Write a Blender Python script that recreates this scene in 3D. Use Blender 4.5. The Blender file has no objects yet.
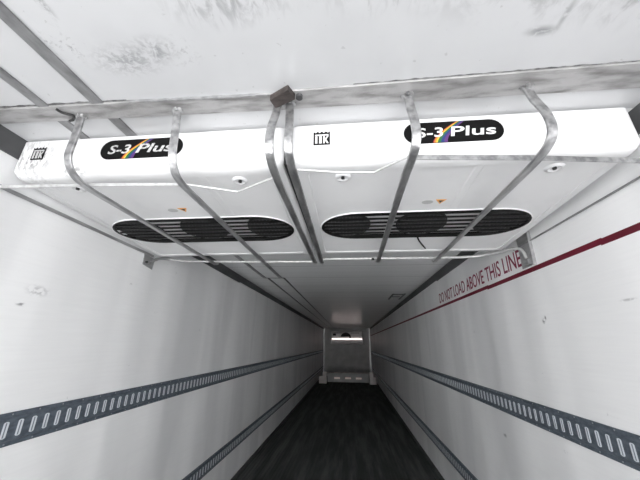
import bpy, bmesh, math, random
from mathutils import Vector, Matrix
random.seed(4)
S = bpy.context.scene
C = S.collection

# ------------------------------------------------------------ camera
cd = bpy.data.cameras.new('camera')
cam = bpy.data.objects.new('camera', cd); C.objects.link(cam)
cd.sensor_width = 36.0; cd.lens = 36.0 * 295.83 / 640.0; cd.clip_start = 0.02
PITCH, YAW, ROLL = 0.337961, 0.0990779, 0.0110623
_F = Vector((-math.sin(YAW)*math.cos(PITCH), math.cos(YAW)*math.cos(PITCH), math.sin(PITCH)))
_R = Vector((math.cos(YAW), math.sin(YAW), 0)); _U = _R.cross(_F)
r_ = math.cos(ROLL)*_R + math.sin(ROLL)*_U
u_ = -math.sin(ROLL)*_R + math.cos(ROLL)*_U
cam.matrix_world = Matrix(((r_.x, u_.x, -_F.x, .17), (r_.y, u_.y, -_F.y, 0), (r_.z, u_.z, -_F.z, 1.55), (0, 0, 0, 1)))
S.camera = cam

# ------------------------------------------------------------ daylight through the open rear doors
W = bpy.data.worlds.new('overcast_daylight'); S.world = W; W.use_nodes = True
nt = W.node_tree; nt.nodes.clear()
wo = nt.nodes.new('ShaderNodeOutputWorld'); bg = nt.nodes.new('ShaderNodeBackground')
tc = nt.nodes.new('ShaderNodeTexCoord'); sp = nt.nodes.new('ShaderNodeSeparateXYZ')
cr = nt.nodes.new('ShaderNodeValToRGB'); mr = nt.nodes.new('ShaderNodeMapRange')
mr.inputs[1].default_value = -1; mr.inputs[2].default_value = 1
nt.links.new(tc.outputs['Generated'], sp.inputs[0]); nt.links.new(sp.outputs[2], mr.inputs[0])
nt.links.new(mr.outputs[0], cr.inputs[0]); nt.links.new(cr.outputs[0], bg.inputs[0]); nt.links.new(bg.outputs[0], wo.inputs[0])
cr.color_ramp.elements[0].position = .30; cr.color_ramp.elements[0].color = (1.5, 1.5, 1.51, 1)
cr.color_ramp.elements[1].position = .80; cr.color_ramp.elements[1].color = (.80, .81, .83, 1)
hz = cr.color_ramp.elements.new(.5); hz.color = (1.7, 1.7, 1.7, 1)
bg.inputs[1].default_value = 4.2
vs = S.view_settings
vs.view_transform = 'Standard'; vs.look = 'None'; vs.gamma = 1; vs.use_curve_mapping = False
vs.exposure = 0.0

# ------------------------------------------------------------ materials
def principled(name, col, rough=.5, metal=0., spec=.5, coat=0.):
    m = bpy.data.materials.new(name); m.use_nodes = True
    b = m.node_tree.nodes['Principled BSDF']
    b.inputs['Base Color'].default_value = (*col, 1); b.inputs['Roughness'].default_value = rough
    b.inputs['Metallic'].default_value = metal; b.inputs['Specular IOR Level'].default_value = spec
    b.inputs['Coat Weight'].default_value = coat; b.inputs['Coat Roughness'].default_value = .15
    return m, m.node_tree, b

def N(nt, t, **kw):
    n = nt.nodes.new(t)
    for k, v in kw.items(): setattr(n, k, v)
    return n

def mottled(name, col, col2, scale=(5, 5, 5), rough=.5, metal=0., lo=.4, hi=.65, bump=0., bscale=40, detail=4, spec=.5, coat=0.):
    m, nt, b = principled(name, col, rough, metal, spec, coat)
    tc = N(nt, 'ShaderNodeTexCoord'); mp = N(nt, 'ShaderNodeMapping'); mp.inputs['Scale'].default_value = scale
    no = N(nt, 'ShaderNodeTexNoise'); no.inputs['Scale'].default_value = 1; no.inputs['Detail'].default_value = detail
    rp = N(nt, 'ShaderNodeValToRGB'); rp.color_ramp.elements[0].position = lo; rp.color_ramp.elements[1].position = hi
    rp.color_ramp.elements[0].color = (*col, 1); rp.color_ramp.elements[1].color = (*col2, 1)
    L = nt.links.new
    L(tc.outputs['Object'], mp.inputs[0]); L(mp.outputs[0], no.inputs['Vector']); L(no.outputs[0], rp.inputs[0]); L(rp.outputs[0], b.inputs['Base Color'])
    if bump:
        n2 = N(nt, 'ShaderNodeTexNoise'); n2.inputs['Scale'].default_value = bscale
        bp = N(nt, 'ShaderNodeBump'); bp.inputs['Strength'].default_value = bump; bp.inputs['Distance'].default_value = .01
        L(tc.outputs['Object'], n2.inputs['Vector']); L(n2.outputs[0], bp.inputs['Height']); L(bp.outputs[0], b.inputs['Normal'])
    return m

def blobmask(nt, vec, centre, radius, power=1.0):
    """1 at centre, falling to 0 at radius (elliptic) - outline of a stain"""
    mp = N(nt, 'ShaderNodeVectorMath', operation='SUBTRACT'); mp.inputs[1].default_value = centre
    dv = N(nt, 'ShaderNodeVectorMath', operation='DIVIDE'); dv.inputs[1].default_value = radius
    ln = N(nt, 'ShaderNodeVectorMath', operation='LENGTH')
    mr = N(nt, 'ShaderNodeMapRange', interpolation_type='SMOOTHSTEP'); mr.inputs[1].default_value = 1; mr.inputs[2].default_value = 0
    L = nt.links.new
    L(vec, mp.inputs[0]); L(mp.outputs[0], dv.inputs[0]); L(dv.outputs[0], ln.inputs[0]); L(ln.outputs['Value'], mr.inputs[0])
    return mr.outputs[0]

def math_(nt, op, a, b=None, clamp=False):
    n = N(nt, 'ShaderNodeMath', operation=op); n.use_clamp = clamp
    for i, v in enumerate((a, b)):
        if v is None: continue
        if isinstance(v, (int, float)): n.inputs[i].default_value = v
        else: nt.links.new(v, n.inputs[i])
    return n.outputs[0]

def noise(nt, vec, scale, detail=4, rough=.55, dist=0):
    mp = N(nt, 'ShaderNodeMapping'); mp.inputs['Scale'].default_value = scale
    no = N(nt, 'ShaderNodeTexNoise'); no.inputs['Scale'].default_value = 1; no.inputs['Detail'].default_value = detail
    no.inputs['Roughness'].default_value = rough; no.inputs['Distortion'].default_value = dist
    nt.links.new(vec, mp.inputs[0]); nt.links.new(mp.outputs[0], no.inputs['Vector'])
    return no.outputs[0]

def ramp(nt, v, lo, hi, to0=0., to1=1.):
    mr = N(nt, 'ShaderNodeMapRange', interpolation_type='SMOOTHSTEP')
    for i, x in ((1, lo), (2, hi), (3, to0), (4, to1)): mr.inputs[i].default_value = x
    nt.links.new(v, mr.inputs[0]); return mr.outputs[0]

def mixcol(nt, fac, a, b):
    mx = N(nt, 'ShaderNodeMix', data_type='RGBA')
    nt.links.new(fac, mx.inputs[0])
    for i, v in ((6, a), (7, b)):
        if isinstance(v, tuple): mx.inputs[i].default_value = (*v, 1)
        else: nt.links.new(v, mx.inputs[i])
    return mx.outputs[2]

def wall_material(name, right):
    m, nt, b = principled(name, (.8, .8, .8), .42)
    tc = N(nt, 'ShaderNodeTexCoord'); v = tc.outputs['Object']; L = nt.links.new
    streak = ramp(nt, noise(nt, v, (1, 1.9, .30), 3, .5, .4), .42, .66, 0, .95)      # tall faint waves of grime
    speck = ramp(nt, noise(nt, v, (9, 22, 26), 5, .6), .68, .74, 0, .5)
    scuff = ramp(nt, noise(nt, v, (1, 3, 16), 6, .7, 1.2), .64, .72, 0, .3)
    low = ramp(nt, noise(nt, v, (2, 2.2, 2.2), 2), .5, .6)
    c = mixcol(nt, streak, (.90, .902, .906), (.78, .783, .79))
    c = mixcol(nt, math_(nt, 'MULTIPLY', speck, low), c, (.35, .35, .36))
    c = mixcol(nt, math_(nt, 'MULTIPLY', scuff, low), c, (.45, .45, .46))
    if right: spots = [((0, 1.818, 1.684), (1, .022, .022), 1.), ((0, 1.80, 1.700), (1, .012, .016), 1.), ((0, 2.552, .955), (1, .035, .022), .7), ((0, 1.886, 1.045), (1, .02, .014), .6), ((0, 1.27, 1.725), (1, .05, .008), .5)]
    else: spots = [((0, 1.229, 1.766), (1, .075, .034), .45), ((0, 1.175, 1.700), (1, .03, .012), .8), ((0, 1.80, 1.905), (1, .02, .015), .4), ((0, 2.112, 1.755), (1, .03, .008), .5)]
    for ce, ra, st in spots:
        k = math_(nt, 'MULTIPLY', blobmask(nt, v, ce, ra), ramp(nt, noise(nt, v, (20, 38, 50), 3), .42, .56, 0, st))
        c = mixcol(nt, k, c, (.12, .12, .13))
    grain = ramp(nt, noise(nt, v, (1, 3, 90), 4), .3, .8, 0, .10)
    c = mixcol(nt, grain, c, (.62, .625, .64)); L(c, b.inputs['Base Color'])
    h = math_(nt, 'ADD', math_(nt, 'MULTIPLY', noise(nt, v, (1, 2.6, .25), 1), 1.4), math_(nt, 'MULTIPLY', noise(nt, v, (60, 60, 60), 2), .006))
    bp = N(nt, 'ShaderNodeBump'); bp.inputs['Strength'].default_value = .55; bp.inputs['Distance'].default_value = .03
    L(h, bp.inputs['Height']); L(bp.outputs[0], b.inputs['Normal'])
    return m

H0 = 2.38
def ceiling_material():
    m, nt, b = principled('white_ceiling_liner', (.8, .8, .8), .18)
    tc = N(nt, 'ShaderNodeTexCoord'); v = tc.outputs['Object']; L = nt.links.new
    c = mixcol(nt, ramp(nt, noise(nt, v, (1.2, 1.2, 1), 3), .4, .7, 0, .3), (.87, .875, .88), (.79, .795, .80))
    sy = N(nt, 'ShaderNodeSeparateXYZ'); L(v, sy.inputs[0])      # ceiling near the doors painted darker to offset the overbright light there
    near_dim = math_(nt, 'LESS_THAN', sy.outputs[1], .97)
    c = mixcol(nt, near_dim, c, mixcol(nt, ramp(nt, noise(nt, v, (3, 3, 1), 3), .4, .7, 0, .4), (.61, .615, .625), (.52, .525, .535)))
    # scattered smudges where hands and loads have rubbed the liner
    for ce, ra, sc, lo, st in [((-.50, .625, 0), (.17, .075, 1), (46, 60, 1), .40, .62), ((-.40, .60, 0), (.10, .06, 1), (40, 30, 1), .42, .7),
                               ((-.66, .56, 0), (.10, .08, 1), (60, 60, 1), .52, .9), ((-.61, .44, 0), (.02, .07, 1), (60, 40, 1), .36, .8),
                               ((-.33, .61, 0), (.10, .07, 1), (70, 70, 1), .52, .8), ((-.12, .49, 0), (.24, .09, 1), (36, 12, 1), .44, .6),
                               ((.30, .47, 0), (.30, .12, 1), (40, 10, 1), .46, .55), ((.720, .640, 0), (.060, .022, 1), (40, 60, 1), .30, .8), ((.758, .600, 0), (.012, .07, 1), (30, 30, 1), .30, .55),
                               ((.70, .52, 0), (.45, .12, 1), (14, 9, 1), .44, .55), ((.95, .56, 0), (.35, .12, 1), (18, 9, 1), .46, .55)]:
        k = math_(nt, 'MULTIPLY', blobmask(nt, v, (ce[0], ce[1], H0), ra), ramp(nt, noise(nt, v, sc, 6, .65, .6), lo, lo + .2, 0, st))
        c = mixcol(nt, k, c, (.22, .22, .23))
    k = ramp(nt, noise(nt, v, (40, 40, 1), 3), .70, .74, 0, .5)
    c = mixcol(nt, k, c, (.4, .4, .4))
    # pressed cross ribs and panel joints
    sp = N(nt, 'ShaderNodeSeparateXYZ'); L(v, sp.inputs[0])
    s = math_(nt, 'FRACT', math_(nt, 'MULTIPLY', sp.outputs[1], 1 / .61))
    line = math_(nt, 'LESS_THAN', math_(nt, 'ABSOLUTE', math_(nt, 'SUBTRACT', s, .3)), .02)
    far = math_(nt, 'GREATER_THAN', sp.outputs[1], 2.0)
    line = math_(nt, 'MULTIPLY', line, far)
    c = mixcol(nt, math_(nt, 'MULTIPLY', line, .4), c, (.36, .36, .37))
    s2 = math_(nt, 'SINE', math_(nt, 'MULTIPLY', sp.outputs[1], 2 * math.pi / .2033))
    hh = math_(nt, 'SUBTRACT', math_(nt, 'MULTIPLY', s2, .05), math_(nt, 'MULTIPLY', line, .2))
    bp = N(nt, 'ShaderNodeBump'); bp.inputs['Strength'].default_value = .6; bp.inputs['Distance'].default_value = .01
    L(math_(nt, 'MULTIPLY', hh, far), bp.inputs['Height']); L(bp.outputs[0], b.inputs['Normal'])
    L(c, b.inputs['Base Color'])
    return m

def floor_material():
    m, nt, b = principled('dark_duct_floor', (.02, .02, .02), .7, spec=.15)
    tc = N(nt, 'ShaderNodeTexCoord'); v = tc.outputs['Object']; L = nt.links.new
    sp = N(nt, 'ShaderNodeSeparateXYZ'); L(v, sp.inputs[0])
    s = math_(nt, 'SINE', math_(nt, 'MULTIPLY', sp.outputs[0], 2 * math.pi / .045))
    c = mixcol(nt, ramp(nt, noise(nt, v, (9, .8, 1), 5, .6), .4, .68), (.045, .049, .047), (.10, .106, .104))
    L(c, b.inputs['Base Color'])
    bp = N(nt, 'ShaderNodeBump'); bp.inputs['Strength'].default_value = .2; bp.inputs['Distance'].default_value = .01
    L(s, bp.inputs['Height']); L(bp.outputs[0], b.inputs['Normal'])
    return m

M = dict(
    wall_l=wall_material('white_wall_liner_left', False), wall_r=wall_material('white_wall_liner_right', True),
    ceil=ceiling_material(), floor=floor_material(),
    trim=mottled('dark_cove_trim', (.085, .087, .09), (.05, .05, .053), (4, 2, 4), .5),
    strip=mottled('grey_strip', (.30, .30, .305), (.17, .17, .175), (20, 9, 5), .45, .3, bump=.2),
    unit=mottled('white_gloss_housing', (.77, .77, .775), (.72, .72, .725), (6, 6, 6), .42, lo=.5, hi=.75),
    unit2=mottled('white_moulded_plastic', (.80, .80, .81), (.70, .70, .71), (7, 7, 7), .35, lo=.5, hi=.75),
    alu=mottled('brushed_aluminium', (.5, .5, .505), (.36, .36, .365), (30, 6, 30), .38, .75, bump=.25, bscale=90),
    alub=mottled('bar_aluminium', (.52, .52, .525), (.30, .30, .305), (40, 8, 40), .34, .8, bump=.2, bscale=80),
    plate=mottled('dull_aluminium_plate', (.47, .465, .465), (.20, .195, .19), (7, 30, 12), .5, .45, lo=.45, hi=.72, bump=.3, bscale=60, detail=6),
    rod=mottled('pale_rod', (.62, .62, .62), (.48, .48, .48), (40, 40, 40), .4, .35),
    black=principled('black_plastic', (.006, .006, .006), .5, spec=.25)[0],
    blackm=principled('matt_black_guard', (.012, .012, .013), .6)[0],
    decal=principled('black_decal', (.005, .005, .005), .5, spec=.15)[0],
    greyg=principled('fan_guard_wire', (.05, .05, .052), .5)[0],
    worn=mottled('worn_silver_lettering', (.62, .62, .62), (.22, .22, .22), (120, 120, 120), .4, lo=.45, hi=.7),
    letter=principled('silver_lettering', (.74, .74, .74), .4)[0],
    orange=principled('decal_orange', (.62, .22, .03), .4)[0], yellow=principled('decal_yellow', (.70, .48, .05), .4)[0],
    green=principled('decal_green', (.02, .13, .04), .4)[0], blue=principled('decal_blue', (.02, .04, .16), .4)[0],
    purple=principled('decal_purple', (.10, .03, .16), .4)[0], redd=principled('decal_red', (.35, .03, .03), .4)[0],
    amber=principled('amber_sticker', (.80, .40, .12), .5)[0], greyst=principled('grey_sticker', (.50, .50, .50), .5)[0],
    dark=principled('dark_fixing', (.03, .03, .03), .5)[0],
    rail=mottled('galvanised_rail', (.120, .143, .172), (.075, .092, .114), (10, 30, 60), .5, .15, bump=.2, bscale=120),
    slot=principled('slot_edge', (.72, .76, .80), .4, .2)[0], slotd=principled('slot_depth', (.22, .25, .29), .5, .2)[0],
    rivet=principled('bright_rivet', (.32, .34, .36), .4, .4)[0],
    seal=mottled('grimy_sealant', (.10, .10, .10), (.30, .30, .30), (30, 30, 30), .7),
    tape=mottled('crimson_tape', (.15, .002, .020), (.11, .002, .014), (3, 3, 9), .6),
    ltape=principled('crimson_lettering', (.22, .012, .05), .5)[0],
    block=mottled('weathered_dark_wood', (.065, .052, .048), (.03, .025, .023), (20, 60, 20), .8, bump=.5, bscale=60),
    bulk=mottled('grey_bulkhead_panel', (.42, .42, .42), (.33, .33, .33), (3, 3, 3), .4),
    timber=mottled('pale_scuffed_barrier', (.55, .50, .48), (.30, .26, .25), (7, 7, 9), .55),
    foot=principled('pale_post_paint', (.7, .66, .63), .5)[0],
)
def worn_housing():
    m, nt, b = principled('worn_white_housing', (.8, .8, .8), .38)
    tc = N(nt, 'ShaderNodeTexCoord'); v = tc.outputs['Object']
    c = mixcol(nt, ramp(nt, noise(nt, v, (6, 6, 6), 3), .5, .75), (.77, .77, .775), (.72, .72, .725))
    k = math_(nt, 'MULTIPLY', blobmask(nt, v, (-.50, .0, -.10), (.17, .25, .14)), ramp(nt, noise(nt, v, (55, 55, 18), 5, .7), .47, .58, 0, .75))
    c = mixcol(nt, k, c, (.10, .10, .10))
    k = math_(nt, 'MULTIPLY', blobmask(nt, v, (-.30, .05, -.165), (.09, .2, .03)), ramp(nt, noise(nt, v, (60, 60, 40), 4), .42, .56, 0, .8))
    c = mixcol(nt, k, c, (.10, .10, .10))
    nt.links.new(c, b.inputs['Base Color']); return m
M['unit_worn'] = worn_housing()
def emissive(name, col, st):
    m, nt, b = principled(name, col, .4)
    b.inputs['Emission Color'].default_value = (*col, 1); b.inputs['Emission Strength'].default_value = st
    return m
M['glow'] = emissive('added_warm_glow', (1, .84, .80), 3.8)  # for the strip added to brighten the far end
M['marker'] = emissive('added_glow_mark', (1, .84, .78), .12)  # faint emission added to the barrier's bright marks

# ------------------------------------------------------------ mesh helpers
def link(name, bm, mats, parent=None, smooth=False, bevel=0, loc=None):
    bmesh.ops.recalc_face_normals(bm, faces=bm.faces[:])
    me = bpy.data.meshes.new(name); bm.to_mesh(me); bm.free()
    for m in (mats if isinstance(mats, (list, tuple)) else [mats]): me.materials.append(m)
    if smooth:
        for p in me.polygons: p.use_smooth = True
        try: me.set_sharp_from_angle(angle=math.radians(38))
        except Exception: pass
    o = bpy.data.objects.new(name, me); C.objects.link(o)
    if parent is not None: o.parent = parent
    if loc: o.location = loc
    if bevel:
        b = o.modifiers.new('bevel', 'BEVEL'); b.width = bevel; b.segments = 2; b.limit_method = 'ANGLE'
    return o
def box(bm, a, b, mi=0):
    r = bmesh.ops.create_cube(bm, size=1)
    for v in r['verts']: v.co = Vector([(a[i] + b[i]) / 2 + v.co[i] * (b[i] - a[i]) for i in range(3)])
    for f in {f for v in r['verts'] for f in v.link_faces}: f.material_index = mi
    return r['verts']
def cyl(bm, p, q, r, n=16, mi=0, r2=None):
    p, q = Vector(p), Vector(q); d = q - p
    g = bmesh.ops.create_cone(bm, cap_ends=True, segments=n, radius1=r, radius2=r if r2 is None else r2, depth=d.length)
    bmesh.ops.transform(bm, matrix=Matrix.Translation((p + q) / 2) @ d.to_track_quat('Z', 'Y').to_matrix().to_4x4(), verts=g['verts'])
    for f in {f for v in g['verts'] for f in v.link_faces}: f.material_index = mi
def poly(bm, pts, mi=0):
    f = bm.faces.new([bm.verts.new(p) for p in pts]); f.material_index = mi; return f
def slab(bm, pts, d, mi=0):
    """polygon given thickness along vector d"""
    d = Vector(d); a = [bm.verts.new(p) for p in pts]; b = [bm.verts.new(Vector(p) + d) for p in pts]
    fs = [bm.faces.new(a), bm.faces.new(b)] + [bm.faces.new((a[i], a[i-1], b[i-1], b[i])) for i in range(len(a))]
    for f in fs: f.material_index = mi
def smoothpath(pts, n=6):
    P = [Vector(p) for p in pts]; P = [2*P[0]-P[1]] + P + [2*P[-1]-P[-2]]; out = []
    for i in range(1, len(P) - 2):
        for k in range(n):
            t = k / n; a, b, c, d = P[i-1], P[i], P[i+1], P[i+2]
            out.append(.5 * ((2*b) + (-a + c)*t + (2*a - 5*b + 4*c - d)*t*t + (-a + 3*b - 3*c + d)*t**3))
    return out + [P[-2]]
def flatbar(bm, path, w, t, side=Vector((1, 0, 0))):
    """flat bar swept along path, w across (along side), t thick"""
    P = [Vector(p) for p in path]; rings = []
    for i, p in enumerate(P):
        d = (P[min(i+1, len(P)-1)] - P[max(i-1, 0)]).normalized()
        s = (side - d * side.dot(d)).normalized(); n = d.cross(s)
        c = .22 * min(w, t)
        rings.append([bm.verts.new(p + s*a + n*b) for a, b in ((-w/2+c, -t/2), (w/2-c, -t/2), (w/2, -t/2+c), (w/2, t/2-c), (w/2-c, t/2), (-w/2+c, t/2), (-w/2, t/2-c), (-w/2, -t/2+c))])
    for i in range(len(rings)-1):
        for k in range(8): bm.faces.new((rings[i][k], rings[i][(k+1) % 8], rings[i+1][(k+1) % 8], rings[i+1][k]))
    bm.faces.new(rings[0]); bm.faces.new(rings[-1])
def tube(bm, path, r, n=10):
    P = [Vector(p) for p in path]; rings = []
    for i, p in enumerate(P):
        d = (P[min(i+1, len(P)-1)] - P[max(i-1, 0)]).normalized()
        s = d.orthogonal().normalized() if i == 0 else (rs - d * rs.dot(d)).normalized()
        rs = s; q = d.cross(s)
        rings.append([bm.verts.new(p + r*(s*math.cos(2*math.pi*k/n) + q*math.sin(2*math.pi*k/n))) for k in range(n)])
    for i in range(len(rings)-1):
        for k in range(n): bm.faces.new((rings[i][k], rings[i][(k+1) % n], rings[i+1][(k+1) % n], rings[i+1][k]))
    bm.faces.new(rings[0]); bm.faces.new(rings[-1])
def empty(name, loc, label, cat, group=None):
    o = bpy.data.objects.new(name, None); C.objects.link(o); o.location = loc; o.empty_display_size = .1
    o['label'] = label; o['category'] = cat
    if group: o['group'] = group
    return o
def tag(o, label, cat, group=None):
    o['label'] = label; o['category'] = cat
    if group: o['group'] = group
    return o
def struct(o):
    o['kind'] = 'structure'; return o
def B(): return bmesh.new()
def text_bm(body, size, xs=1., shear=0., bold=.0, spacing=1.0):
    cu = bpy.data.curves.new('lettering', 'FONT'); cu.body = body; cu.size = size; cu.shear = shear; cu.offset = bold
    cu.align_x = 'CENTER'; cu.align_y = 'CENTER'; cu.extrude = .0004; cu.space_character = spacing; cu.resolution_u = 4
    o = bpy.data.objects.new('lettering', cu); C.objects.link(o)
    bpy.context.view_layer.update()
    me = bpy.data.meshes.new_from_object(o.evaluated_get(bpy.context.evaluated_depsgraph_get()))
    bm = bmesh.new(); bm.from_mesh(me); bpy.data.objects.remove(o); bpy.data.curves.remove(cu); bpy.data.meshes.remove(me)
    for v in bm.verts: v.co.x *= xs
    return bm
def fit_text(bm, w, h):
    """scale a text mesh to exactly w x h about its middle"""
    xs = [v.co.x for v in bm.verts]; ys = [v.co.y for v in bm.verts]
    cx, cy = (min(xs)+max(xs))/2, (min(ys)+max(ys))/2; sx, sy = w/(max(xs)-min(xs)), h/(max(ys)-min(ys))
    for v in bm.verts: v.co.x = (v.co.x-cx)*sx; v.co.y = (v.co.y-cy)*sy

# ------------------------------------------------------------ the trailer body
HW, H, Y0, Y1, T = 1.25, 2.38, -1.25, 16.8, .08
bm = B(); box(bm, (-HW-T, Y0, -.12), (HW+T, Y1+T, 0)); struct(link('floor', bm, M['floor']))
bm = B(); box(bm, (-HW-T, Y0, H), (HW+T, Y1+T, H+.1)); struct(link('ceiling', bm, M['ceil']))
bm = B(); box(bm, (-T, Y0, 0), (0, Y1, H)); struct(link('wall_left', bm, M['wall_l'], loc=(-HW, 0, 0)))
bm = B(); box(bm, (0, Y0, 0), (T, Y1, H)); struct(link('wall_right', bm, M['wall_r'], loc=(HW, 0, 0)))
bm = B(); box(bm, (-HW-T, Y1, 0), (HW+T, Y1+T, H)); struct(link('wall_front', bm, M['bulk']))
for k, s in ((1, -1), (2, 1)):          # dark cove trim in the corner of wall and ceiling
    bm = B()
    for ya, yb, h in ((Y0, 3.70, .088), (3.70, Y1, .075)):
        slab(bm, [(s*HW, ya, H), (s*HW, ya, H-h), (s*(HW-.010), ya, H-h), (s*(HW-.024), ya, H-.02), (s*(HW-.024), ya, H)], (0, yb-ya-.002, 0))
    struct(link('trim_%d' % k, bm, M['trim']))
for k, s in ((1, -1), (2, 1)):          # low kick plates where walls meet the floor
    bm = B(); box(bm, (s*HW, Y0, 0), (s*(HW-.012), Y1, .05))
    struct(link('baseboard_' + ('left' if s < 0 else 'right'), bm, M['trim']))

# long flat strips on the ceiling's left side
def ceiling_strip(x, w, ya, yb, label, mat):
    bm = B(); box(bm, (x-w/2, ya, H-.007), (x+w/2, yb, H))
    tag(link('ceiling_strip', bm, mat, bevel=.0015), label, 'metal strip', 'metal strips along the ceiling')
ceiling_strip(-.733, .045, Y0, 3.84, 'wide grey metal ceiling strip nearer the middle, crossing above the left cooling unit', M['strip'])
ceiling_strip(-.948, .040, Y0, 3.84, 'wide grey metal ceiling strip nearer the left wall, meeting the mounting plate above the left cooling unit', M['strip'])
ceiling_strip(-.690, .022, 3.85, Y1-.02, 'thin dark ceiling strip nearer the middle, running to the far end behind the left cooling unit', M['trim'])
ceiling_strip(-.905, .022, 3.85, Y1-.02, 'thin dark ceiling strip nearer the left wall, running to the far end behind the left cooling unit', M['trim'])
bm = B(); box(bm, (-.915, 3.83, H-.004), (-.68, 3.86, H))
tag(link('joint_cover', bm, M['strip']), 'narrow cross piece joining the two long ceiling strips behind the left cooling unit', 'metal strip')

# small dark bracket on the ceiling far right
bm = B()
box(bm, (.915, 5.22, H-.012), (.945, 5.84, H)); box(bm, (1.11, 5.20, H-.012), (1.14, 5.84, H))
box(bm, (.945, 5.24, H-.008), (1.11, 5.29, H)); box(bm, (.945, 5.52, H-.006), (1.09, 5.57, H))
tag(link('ceiling_bracket', bm, M['trim'], bevel=.002), 'small dark bracket on the ceiling near the right wall, behind the right cooling unit', 'bracket')

# ------------------------------------------------------------ logistic rails
def rail_mesh():
    bm = B(); L0, L1 = -1.2, Y1-.03
    prof = [(0, -.0635), (.004, -.0635), (.004, -.047), (.011, -.041), (.011, .041), (.004, .047), (.004, .0635), (0, .0635)]
    slab(bm, [(x, L0, z) for x, z in prof], (0, L1-L0, 0))
    y = L0 + .03; k = 0
    while y < L1-.02:
        # pressed vertical slot: bright rim, dark middle
        if y < 9:
            pts = []
            for (cz, a0) in ((.026, 0), (-.026, math.pi)):
                for j in range(5):
                    a = a0 + math.pi*j/4; pts.append((.0112, y + .0105*math.cos(a), cz + .005*math.sin(a)))
            slab(bm, pts, (.0012, 0, 0), 1)
            box(bm, (.0124, y-.0035, -.027), (.0128, y+.0015, .027), 2)
        else:
            box(bm, (.0112, y-.0125, -.032), (.0124, y+.0125, .032), 1)
        if k % 2 == 0 and y < 6:
            cyl(bm, (.004, y+.02, .055), (.0058, y+.02, .055), .0035, 6, 3); cyl(bm, (.004, y+.02, -.055), (.0058, y+.02, -.055), .0035, 6, 3)
        y += .058; k += 1
    return bm
def rail(z, side, label, src=None):
    if src is None: o = link('cargo_rail', rail_mesh(), [M['rail'], M['slot'], M['slotd'], M['rivet']])
    else:
        o = src.copy(); C.objects.link(o)
    o.location = (side*HW, 0, z)
    if side > 0: o.scale = (-1, 1, 1)
    return tag(o, label, 'cargo rail', 'slotted cargo rails on the side walls')
r0 = rail(1.203, -1, 'upper blue-grey slotted cargo rail on the left wall')
rail(.408, -1, 'lower blue-grey slotted cargo rail on the left wall near the floor', r0)
r1 = r0.copy(); r1.data = r0.data.copy(); C.objects.link(r1)
for v in r1.data.vertices: v.co.x *= -1
r1.data.flip_normals()
r1.location = (HW, 0, 1.173); tag(r1, 'upper blue-grey slotted cargo rail on the right wall', 'cargo rail', 'slotted cargo rails on the side walls')
r2 = r1.copy(); C.objects.link(r2); r2.location = (HW, 0, .388)
tag(r2, 'lower blue-grey slotted cargo rail on the right wall near the floor', 'cargo rail', 'slotted cargo rails on the side walls')

# ------------------------------------------------------------ red load line and lettering, right wall
tp = empty('load_line', (HW, 1.3, 1.975), 'thin crimson tape line running the length of the right wall', 'tape line')
for ya, yb, za, zb in ((Y0, 1.31, 1.960, 1.988), (1.30, 2.42, 1.964, 1.991), (2.40, Y1-.05, 1.970, 1.996)):
    bm = B(); box(bm, (-.0014 if ya != 1.30 else -.0020, ya-1.3, za-1.975), (-.0002, yb-1.3, zb-1.975)); link('tape_piece', bm, M['tape'], tp)
bm = text_bm('DO NOT LOAD ABOVE THIS LINE', .14, bold=.001); fit_text(bm, 1.80, .112)
mt = Matrix(((0, 0, -1, HW-.0012), (-1, 0, 0, 2.80), (0, 1, 0, 2.077), (0, 0, 0, 1)))
bmesh.ops.transform(bm, matrix=mt, verts=bm.verts[:])
tag(link('wall_lettering', bm, M['ltape']), 'dark crimson words DO NOT LOAD ABOVE THIS LINE on the right wall', 'lettering')

# ------------------------------------------------------------ ceiling cooling units
ZF, SL, YF, YR = 2.195, .055, .95, 1.99       # bottom height at front, its slope, front and rear faces
def zb(y): return ZF - (y-YF)*SL
GC, GR = 1.53, .165                           # grille centre line and half depth
def rrect(x0, x1, y0, y1, r, n=6):
    out = []
    for cx, cy, a0 in ((x1-r, y1-r, 0), (x0+r, y1-r, 90), (x0+r, y0+r, 180), (x1-r, y0+r, 270)):
        for k in range(n+1):
            a = math.radians(a0 + 90*k/n); out.append((cx + r*math.cos(a), cy + r*math.sin(a)))
    return out
def stadium(cx, cy, L, r, n=16):
    out = []
    for s, a0 in ((1, -90), (-1, 90)):
        for k in range(n+1):
            a = math.radians(a0 + 180*k/n); out.append((cx + s*(L-r*1.25) + r*1.25*math.cos(a), cy + r*math.sin(a)))
    return out
def bridge(bm, a, b, mi=0):
    n = len(a)
    for i in range(n): bm.faces.new((a[i], a[(i+1) % n], b[(i+1) % n], b[i])).material_index = mi
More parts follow.
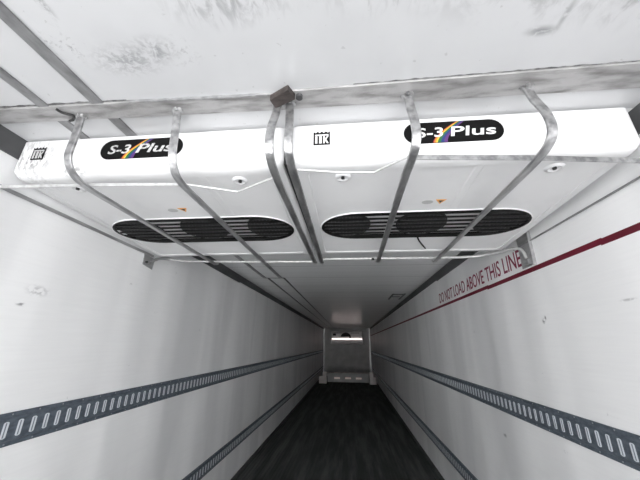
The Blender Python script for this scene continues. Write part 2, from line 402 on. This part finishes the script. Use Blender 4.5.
def cooling_unit(cx, hw, gx, gl, lc, label):
    # cx, hw: housing; gx, gl: grille; lc: what the labels and screws are centred on
    u = empty('ceiling_cooling_unit', (cx, YF, H), label, 'cooling unit', 'cooling units under the ceiling')
    off = Vector((cx, YF, H))
    def put(name, bm, mat, parent=u, **k):
        p = off if parent is u else off
        bmesh.ops.translate(bm, vec=-off, verts=bm.verts[:])
        return link(name, bm, mat, parent, **k)
    # housing: a pan hanging from the ceiling with big rounded edges and an oval opening underneath
    bm = B(); loops = []
    R = .040
    def ring(ins, dz, flat=None):
        vs = []
        for x, y in rrect(cx-hw+ins, cx+hw-ins, YF+ins, YR-ins, .024):
            z = (zb(y) + dz) if flat is None else flat
            vs.append(bm.verts.new((x, y, z)))
        return vs
    loops.append(ring(.034, 0, H-.004)); loops.append(ring(.030, 0, H-.006)); loops.append(ring(.007, 0, H-.006)); loops.append(ring(.002, 0, H-.010)); loops.append(ring(.001, R+.06)); loops.append(ring(.0, R))
    for k in range(1, 6):
        a = math.pi/2*k/5; loops.append(ring(R*(1-math.cos(a)), R*(1-math.sin(a))))
    loops.append(ring(R+.022, 0)); loops.append(ring(R+.025, .004))
    for a, b in zip(loops, loops[1:]): bridge(bm, a, b)
    st = stadium(gx, GC, gl, GR); sv = [bm.verts.new((x, y, zb(y)+.004)) for x, y in st]
    lip = [bm.verts.new((x, y, zb(y)-.002)) for x, y in stadium(gx, GC, gl-.004, GR-.004)]
    inn = [bm.verts.new((x, y, zb(y)+.026)) for x, y in stadium(gx, GC, gl-.004, GR-.004)]
    edges = []
    for lp in (loops[-1], sv):
        for i in range(len(lp)): edges.append(bm.edges.get((lp[i], lp[(i+1) % len(lp)])) or bm.edges.new((lp[i], lp[(i+1) % len(lp)])))
    bmesh.ops.triangle_fill(bm, use_beauty=True, use_dissolve=False, edges=edges)
    bridge(bm, sv, lip); bridge(bm, lip, inn); bm.faces.new(inn)
    put('housing', bm, M['unit_worn'] if cx < 0 else M['unit'], smooth=True)
    bm = B()       # dark base added for the shadow line between housing and ceiling
    g0 = [bm.verts.new((x, y, H)) for x, y in rrect(cx-hw+.026, cx+hw-.026, YF+.016, YR-.026, .02)]
    g1 = [bm.verts.new((x, y, H-.006)) for x, y in rrect(cx-hw+.026, cx+hw-.026, YF+.016, YR-.026, .02)]
    bridge(bm, g0, g1); bm.faces.new(g0); bm.faces.new(g1); put('shadow_line_base', bm, M['dark'])
    # grille: black rim, cross slats
    bm = B()
    o_ = [bm.verts.new((x, y, zb(y)-.004)) for x, y in stadium(gx, GC, gl-.004, GR-.004)]
    i_ = [bm.verts.new((x, y, zb(y)-.004)) for x, y in stadium(gx, GC, gl-.016, GR-.014)]
    o2 = [bm.verts.new((x, y, zb(y)+.02)) for x, y in stadium(gx, GC, gl-.004, GR-.004)]
    i2 = [bm.verts.new((x, y, zb(y)+.02)) for x, y in stadium(gx, GC, gl-.016, GR-.014)]
    bridge(bm, o_, i_); bridge(bm, i_, i2); bridge(bm, i2, o2); bridge(bm, o2, o_)
    for k in range(7):
        y = GC + (k-3)*.045; e = 1 - ((y-GC)/(GR-.01))**2
        half = gl - GR*1.25 + GR*1.25*math.sqrt(max(e, 0)) - .01
        w = .0072
        slab(bm, [(gx-half, y-w, zb(y)-.002), (gx-half, y+w, zb(y)-.002), (gx-half, y+w*.8, zb(y)+.004), (gx-half, y-w*.8, zb(y)+.004)], (2*half, 0, 0))
    g = put('grille', bm, M['black'])
    for dx in (-.345, .0, .345):              # fans behind the slats, each with its wire guard
        fx = gx + dx*(gl/.52)*1.12; r = .130; fy_ = GC+.012
        def P(a, rr, h): x, y = fx+rr*math.cos(a), fy_+rr*math.sin(a); return (x, y, zb(y)+h)
        f = B()
        ring0 = [2*math.pi*k/32 for k in range(32)]
        slab(f, [P(a, r+.004, .016) for a in ring0], (0, 0, .009))
        slab(f, [P(a, .04, .010) for a in ring0], (0, 0, .006))
        for k in range(6):
            a = 2*math.pi*k/6
            slab(f, [P(a-.2, .04, .012), P(a-.18, .12, .011), P(a+.35, .124, .0145), P(a+.5, .05, .0145)], (0, 0, .001))
        fan = put('fan', f, M['blackm'])
        f = B()
        for k in range(-6, 7):
            d = k*.0195; hl = math.sqrt(r*r-d*d)
            for p, q in (((fx+d, fy_-hl), (fx+d, fy_+hl)), ((fx-hl, fy_+d), (fx+hl, fy_+d))):
                cyl(f, (*p, zb(p[1])+.008), (*q, zb(q[1])+.008), .0022, 5)
        for q in (.05, .09, .129): tube(f, [P(a, q, .009) for a in ring0+[0]], .0028, 5)
        put('fan_guard', f, M['greyg'], fan)
    rx = cx + (.23 if cx < 0 else .10)          # shallow pressed ridge running back to the grille
    f = B(); ra = [f.verts.new((rx+a, y, zb(y)+b)) for y in (1.00, 1.35) for a, b in ((-.022, .006), (-.012, .0015), (.012, .0015), (.022, .006))]
    for k in range(3): f.faces.new((ra[k], ra[k+1], ra[k+5], ra[k+4]))
    f.faces.new((ra[0], ra[3], ra[7], ra[4])); f.faces.new(ra[:4]); f.faces.new(ra[4:])
    put('ridge', f, M['unit'])
    # screw cups on the bottom
    for sx, sy in ((-.432 if cx > 0 else -.375, 1.055), (.37, 1.050)):
        f = B(); x = lc + sx; z = zb(sy)+.004
        ro = [bm2 for bm2 in ()]
        rings = []
        for rr, dz in ((.034, .0), (.029, -.006), (.022, -.008), (.010, -.001)):
            rings.append([f.verts.new((x+rr*math.cos(2*math.pi*k/24), sy+rr*math.sin(2*math.pi*k/24), z+dz)) for k in range(24)])
        for a, b in zip(rings, rings[1:]): bridge(f, a, b)
        f.faces.new(rings[-1])
        cup = put('screw_cup', f, M['unit2'], smooth=True)
        f = B(); cyl(f, (x, sy, z-.009), (x, sy, z), .0072, 10); put('screw', f, M['dark'], cup)
    # maker's emblem: black frame with saw-tooth top and two letters
    fy = YF - .0008
    ex, ez = (lc-.494 if cx < 0 else lc-.510), 2.302; w, h = (.029 if cx < 0 else .032), .028
    f = B()
    top = []
    for k in range(4):
        a = -w + 2*w*k/4; top += [(ex+a, fy, ez+h+.006), (ex+a+2*w/8, fy, ez+h-.001)]
    slab(f, [(ex-w, fy, ez-h), (ex+w, fy, ez-h), (ex+w, fy, ez+h+.006)] + top[::-1], (0, .0012, 0), 0)
    q = fy-.0006
    def el(pts): slab(f, [(ex+a*w, q, ez+b*h) for a, b in pts], (0, .0005, 0), 1)
    el([(-.82, .72), (.82, .72), (.82, .50), (-.82, .50)])                      # bar over both letters
    el([(-.80, .44), (-.52, .44), (-.52, -.78), (-.80, -.78)])
    el([(-.32, .44), (.02, .44), (.02, -.78), (-.32, -.78)])                    # stem
    el([(.18, .44), (.38, .44), (.38, .0), (.66, .44), (.86, .44), (.56, -.12), (.86, -.78), (.62, -.78), (.38, -.30), (.38, -.78), (.18, -.78)])
    put('emblem', f, [M['decal'], M['greyst'] if cx < 0 else M['letter']])
    # name plate
    px, pz, pw, ph = (lc-.026 if cx < 0 else lc-.018), 2.303, .180, .047
    f = B(); pts = []
    for s, a0 in ((1, -90), (-1, 90)):
        for k in range(13):
            a = math.radians(a0+180*k/12); pts.append((px+s*(pw-ph)+ph*math.cos(a), fy, pz+ph*math.sin(a)))
    slab(f, pts, (0, .0012, 0))
    np_ = put('name_plate', f, M['decal'])
    bands = ['redd', 'orange', 'yellow', 'green', 'blue', 'purple']
    wid = [.004, .007, .006, .012, .012, .012]
    f = B(); x0 = px-.078
    def cxo(t, o): # curve leaning right as it climbs; bands pinch together at the top
        return x0 + o*(1-.45*t) + .095*t**1.5
    o = 0; q = fy-.0005
    for i, wd in enumerate(wid):
        for k in range(8):
            t0, t1 = k/8, (k+1)/8; z0, z1 = pz-ph*.97+ph*1.94*t0, pz-ph*.97+ph*1.94*t1
            poly(f, [(cxo(t0, o), q, z0), (cxo(t0, o+wd), q, z0), (cxo(t1, o+wd), q, z1), (cxo(t1, o), q, z1)], i)
        o += wd
    put('rainbow_stripe', f, [M[b] for b in bands], np_)
    for word, wx, ww in (('S-3', -.085, .098), ('Plus', .070, .162)):
        t = text_bm(word, .06, bold=.0009, shear=.10 if cx > 0 else .22); fit_text(t, ww, .043)
        bmesh.ops.transform(t, matrix=Matrix(((1, 0, 0, px+wx-(.010 if cx < 0 else 0)), (0, 0, 1, fy-.0012), (0, 1, 0, pz), (0, 0, 0, 1))), verts=t.verts[:])
        put('lettering', t, M['letter'] if cx > 0 else M['worn'], np_)
    # warning triangle and round grey sticker in front of the grille
    def bp(x, y, d=.0): return (x, y, zb(y)+.004-d)
    tx, ty = lc+.012 if cx > 0 else lc-.008, 1.285
    f = B(); slab(f, [bp(tx-.024, ty-.022, .0015), bp(tx+.026, ty-.020, .0015), bp(tx+.004, ty+.020, .0015)], (0, 0, .001), 0)
    slab(f, [bp(tx-.010, ty-.014, .002), bp(tx+.014, ty-.013, .002), bp(tx+.003, ty+.008, .002)], (0, 0, .0004), 1)
    o1 = put('warning_sticker', f, [M['amber'], M['dark']])
    f = B(); slab(f, [bp(tx-.056+.026*math.cos(a*math.pi/8), ty+.018*math.sin(a*math.pi/8), .0015) for a in range(16)], (0, 0, .001)); put('round_sticker', f, M['greyst'])
    return u, put
uL, putL = cooling_unit(-.655, .585, -.662, .535, -.643, 'white ceiling cooling unit on the left, its end close against the left wall')
uR, putR = cooling_unit(.5765, .6215, .571, .548, .588, 'white ceiling cooling unit on the right, with a black wire stub hanging from its grille')
f = B(); box(f, (-.0695, .965, 2.205), (-.0455, 1.975, 2.30)); putL('gap_shade', f, M['dark'])  # dark strip added for the shade in the gap between the units
f = B(); tube(f, smoothpath([(.575, 1.68, 2.158), (.60, 1.73, 2.138), (.655, 1.83, 2.125)]), .005, 8); putR('wire_stub', f, M['black'])
f = B(); cyl(f, (.925, YF-.002, 2.285), (.925, YF+.003, 2.285), .0022, 8); putR('pinhole_plug', f, M['dark'])

# ------------------------------------------------------------ guards
BW, BT, ZG = .029, .011, 2.120
def hook(xt, xm, xb, xe=None, dy=0., dz=0., y_top=.828):
    xe = xb if xe is None else xe
    pts = [(xt, y_top, 2.366), (xt*.6+xm*.4, .822+dy*.3, 2.31), (xm, .810+dy*.7, 2.245), (xm, .803+dy, 2.182+dz), (xm*.7+xb*.3, .822+dy, 2.146+dz), (xb*.7+xm*.3, .870+dy*.6, ZG+.007+dz*.4), (xb, .945, ZG)]
    p = smoothpath(pts, 5) + [(xb*.7+xe*.3, 1.4, ZG), (xe, 2.125, ZG), (xe, 2.145, ZG+.010)]
    bm = B(); flatbar(bm, p, BW, BT)
    # weld at the ceiling plate
    for dx, dy, rr in ((-.014, 0, .009), (.012, -.006, .010), (.0, -.012, .008), (.016, .006, .006)):
        g = bmesh.ops.create_icosphere(bm, subdivisions=1, radius=rr)
        bmesh.ops.translate(bm, vec=(xt+dx, y_top+dy, 2.367), verts=g['verts'])
    return bm
def guard(loc, label):
    return empty('evaporator_guard', loc, label, 'metal guard', 'aluminium guards under the cooling units')
def gp(g, name, bm, mat, **k):
    bmesh.ops.translate(bm, vec=-g.location, verts=bm.verts[:]); return link(name, bm, mat, g, **k)

gl_ = guard((-.66, .81, H), 'aluminium bar guard around the left cooling unit, its plate reaching the left wall')
bm = B(); slab(bm, [(-1.24, .768, H), (-1.24, .841, H), (-.050, .862, H), (-.050, .786, H)], (0, 0, -.009)); pl = gp(gl_, 'mounting_plate', bm, M['plate'], bevel=.002)
bm = B(); slab(bm, [(-.62, .7745, H), (-.62, .780, H), (-.10, .791, H), (-.10, .7855, H)], (0, 0, -.011)); gp(gl_, 'plate_edge', bm, M['alu'])
bm = B(); cyl(bm, (-1.205, .80, H-.014), (-1.205, .80, H-.006), .010, 12); gp(gl_, 'mounting_bolt', bm, M['dark'])
bm = B(); tube(bm, smoothpath([(-.905, .782, H-.012), (-.895, .800, H-.014), (-.868, .818, H-.014), (-.885, .835, H-.016), (-.905, .842, H-.014)]), .005, 6); gp(gl_, 'wire_tie', bm, M['dark'])
for xt, xm, xb, dy in ((-.844, -.844, -.846, .026), (-.453, -.453, -.456, .046)):
    gp(gl_, 'guard_bar', hook(xt, xm, xb, dy=dy, dz=.008), M['alub'], smooth=True)
gp(gl_, 'guard_bar', hook(-.070, -.084, -.084, -.076), M['alub'], smooth=True)
bm = B(); flatbar(bm, [(-1.245, .935, 2.140), (-.85, .940, ZG+.014), (-.456, .965, ZG+.014)], .013, .006, Vector((0, 0, 1))); gp(gl_, 'cross_rod', bm, M['rod'])
bm = B(); tube(bm, [(-.456, .965, ZG+.014), (-.275, 1.035, ZG+.012), (-.27, 1.035, ZG+.012), (-.085, .925, ZG+.006)], .0045, 8); gp(gl_, 'bent_rod', bm, M['rod'])
bm = B(); tube(bm, smoothpath([(-1.20, 2.05, 2.150), (-1.12, 2.115, 2.149), (-1.06, 2.125, 2.149), (-.65, 2.125, 2.138), (-.08, 2.125, 2.131)], 4), .0085, 8); gp(gl_, 'rear_rod', bm, M['rod'])
bm = B(); flatbar(bm, [(-1.243, .935, 2.146), (-1.243, 1.95, 2.140)], .016, .007, Vector((0, 0, 1))); gp(gl_, 'side_rail', bm, M['alu'])
bm = B(); slab(bm, [(-1.25, 1.86, 2.06), (-1.25, 1.965, 2.045), (-1.25, 1.975, 2.125), (-1.25, 1.86, 2.135)], (.006, 0, 0))
tube(bm, smoothpath([(-1.244, 1.92, 2.085), (-1.235, 1.96, 2.115), (-1.225, 2.01, 2.14), (-1.19, 2.06, 2.150)]), .011, 8)
wb = gp(gl_, 'wall_bracket', bm, M['alu'])
bm = B()
cyl(bm, (-1.247, 1.885, 2.080), (-1.232, 1.885, 2.080), .008, 8)
gp(gl_, 'bolt', bm, M['dark'])

gr_ = guard((.58, .81, H), 'aluminium bar guard around the right cooling unit, its rear rod bent to the wall')
bm = B(); slab(bm, [(-.042, .779, H), (-.042, .860, H), (1.24, .866, H), (1.24, .762, H)], (0, 0, -.009)); gp(gr_, 'mounting_plate', bm, M['plate'], bevel=.002)
bm = B(); cyl(bm, (1.13, .79, H-.015), (1.13, .79, H-.006), .013, 12); gp(gr_, 'mounting_bolt', bm, M['dark'])
bm = B(); cyl(bm, (.012, .80, H-.020), (.012, .80, H-.008), .012, 12); gp(gr_, 'mounting_bolt', bm, M['trim'])
for xt, xm, xb, xe in ((-.027, -.020, -.016, -.026), (.388, .396, .380, .385), (.777, .800, .790, .790)):
    gp(gr_, 'guard_bar', hook(xt, xm, xb, xe), M['alub'], smooth=True)
bm = B(); tube(bm, [(-.0, .885, ZG+.006), (.15, .925, ZG+.012), (.270, .935, ZG+.013), (.355, .862, ZG+.013), (.372, .850, ZG+.013)], .0045, 8); gp(gr_, 'bent_rod', bm, M['rod'])
bm = B(); flatbar(bm, [(.385, .855, ZG+.014), (.790, .890, ZG+.014), (1.245, .965, ZG+.026)], .018, .006, Vector((0, 0, 1))); gp(gr_, 'cross_rod', bm, M['alub'])
bm = B(); tube(bm, smoothpath([(-.035, 2.125, 2.150), (.5, 2.125, 2.148), (1.0, 2.12, 2.146), (1.13, 2.06, 2.146), (1.20, 1.95, 2.142), (1.225, 1.87, 2.125), (1.235, 1.84, 2.095), (1.240, 1.83, 2.05)], 5), .0095, 8); gp(gr_, 'rear_rod', bm, M['rod'], smooth=True)
bm = B(); flatbar(bm, [(1.243, .97, 2.140), (1.243, 1.95, 2.140)], .008, .007, Vector((0, 0, 1))); gp(gr_, 'side_rail', bm, M['strip'])
bm = B(); box(bm, (1.244, 1.765, 2.0), (1.25, 1.90, 2.20)); box(bm, (1.232, 1.760, 1.99), (1.25, 1.765, 2.20)); box(bm, (1.228, 1.80, 2.01), (1.25, 1.85, 2.04)); gp(gr_, 'wall_bracket', bm, M['alu'], bevel=.001)
for x in (.35, .82):
    bm = B(); cyl(bm, (x, 2.125, 2.150), (x, 2.125, 2.136), .012, 8); gp(gr_, 'rod_bolt', bm, M['dark'])

def sealant(g, x0, x1, ya, yb, seed):
    rnd = random.Random(seed); bm = B(); n = int((x1-x0)/.02); lo = []; hi = []
    for k in range(n+1):
        t = k/n; x = x0+(x1-x0)*t; y = ya+(yb-ya)*t; w = .0022+.004*rnd.random()**2.2
        lo.append(bm.verts.new((x, y-w, H-.0015))); hi.append(bm.verts.new((x, y+w, H-.0015)))
    for k in range(n): bm.faces.new((lo[k], lo[k+1], hi[k+1], hi[k]))
    g_ = bmesh.ops.extrude_face_region(bm, geom=bm.faces[:]); bmesh.ops.translate(bm, vec=(0, 0, .0015), verts=[v for v in g_['geom'] if isinstance(v, bmesh.types.BMVert)])
    gp(g, 'sealant', bm, M['seal'])
sealant(gl_, -1.24, -.62, .765, .774, 1); sealant(gl_, -1.24, -.46, .843, .856, 2); sealant(gr_, .20, 1.24, .776, .762, 3); sealant(gr_, .02, .85, .862, .864, 5)
# wedge of dark wood jammed where the two plates meet
bm = B(); slab(bm, [(-.089, .786, 2.345), (-.018, .748, 2.345), (-.000, .790, 2.345), (-.078, .826, 2.345)], (0, 0, .025))
cl = tag(link('wooden_block', bm, M['block'], bevel=.002), 'small dark weathered block wedged where the two mounting plates meet on the ceiling', 'block')

# ------------------------------------------------------------ far end
fb = empty('front_bulkhead', (0, Y1, 0), 'grey panelled bulkhead closing the far end of the trailer', 'bulkhead')
def fp(name, bm, mat, **k):
    bmesh.ops.translate(bm, vec=(0, -Y1, 0), verts=bm.verts[:]); return link(name, bm, mat, fb, **k)
bm = B(); box(bm, (-1.2, Y1-.06, .02), (1.2, Y1-.002, 2.36)); fp('panel', bm, M['bulk'])
for s in (-1, 1):
    bm = B(); box(bm, (s*1.24, Y1-.14, .02), (s*1.17, Y1-.062, 2.36)); fp('edge_post', bm, M['alu'])
    pass
for z in (1.25, .98, .72, .5):
    bm = B(); box(bm, (-.78, Y1-.085, z-.02), (.78, Y1-.062, z+.02)); fp('panel_rib', bm, M['bulk'])

fu = empty('front_cooling_unit', (0, Y1-.3, 1.55), 'white cooling unit high on the far bulkhead with a black domed cover', 'cooling unit')
def up(name, bm, mat, **k):
    bmesh.ops.translate(bm, vec=(0, -(Y1-.3), -1.55), verts=bm.verts[:]); return link(name, bm, mat, fu, **k)
bm = B()
slab(bm, [(-.80, Y1-.065, 2.22), (-.80, Y1-.32, 2.18), (-.80, Y1-.34, 1.82), (-.80, Y1-.065, 1.82)], (1.60, 0, 0)); up('housing', bm, M['unit'], bevel=.02)
bm = B(); slab(bm, [(-.83, Y1-.065, 1.80), (-.83, Y1-.36, 1.80), (-.83, Y1-.58, 1.57), (-.83, Y1-.56, 1.54), (-.83, Y1-.065, 1.54)], (1.68, 0, 0)); up('ledge', bm, M['unit2'], bevel=.01)
bm = B(); cyl(bm, (-.78, Y1-.38, 1.812), (.80, Y1-.38, 1.812), .010, 12); up('added_glow_strip', bm, M['glow'])  # glowing strip added to brighten the far unit
bm = B(); slab(bm, [(-.04+.26*math.cos(a*math.pi/12), Y1-.42, 1.93+.20*math.sin(a*math.pi/12)) for a in range(13)], (0, .10, 0)); box(bm, (.14, Y1-.42, 1.84), (.22, Y1-.32, 1.95)); up('dome_cover', bm, M['black'])
bm = B(); box(bm, (-.72, Y1-.36, 1.98), (-.56, Y1-.33, 2.08)); up('vent', bm, M['black'])
for s in (-1, 1):
    bm = B(); box(bm, (s*.45-.22, Y1-.352, 2.10), (s*.45+.22, Y1-.325, 2.125)); up('top_louvre', bm, M['trim'])

kb = empty('low_barrier', (.03, 13.6, 0), 'low pale barrier across the floor at the far end with three small bright marks', 'barrier')
def kp(name, bm, mat, **k):
    bmesh.ops.translate(bm, vec=(-.03, -13.6, 0), verts=bm.verts[:]); return link(name, bm, mat, kb, **k)
bm = B(); box(bm, (-.80, 13.58, .06), (.92, 13.66, .40)); kp('beam', bm, M['bulk'], bevel=.01)
bm = B(); box(bm, (-.84, 13.56, .40), (.94, 13.68, .43)); kp('top_rail', bm, M['timber'], bevel=.004)
for x0, x1 in ((-1.15, -.84), (.94, 1.22)):
    bm = B(); box(bm, (x0, 13.55, 0), (x1, 13.67, .28)); xm = x1 if x0 < 0 else x0
    box(bm, (min(xm, xm-(.16 if x0 < 0 else -.16)), 13.56, .28), (max(xm, xm-(.16 if x0 < 0 else -.16)), 13.66, .45))
    for k in range(3): box(bm, (x0+.04+k*.09, 13.54, .05), (x0+.07+k*.09, 13.55, .24))
    kp('end_post', bm, M['foot'], bevel=.004)
for x in (-.40, .06, .50):
    bm = B(); box(bm, (x-.12, 13.565, .18), (x+.12, 13.58, .25)); kp('glow_mark', bm, M['marker'], bevel=.01)  # bright marks, their glow put into the material
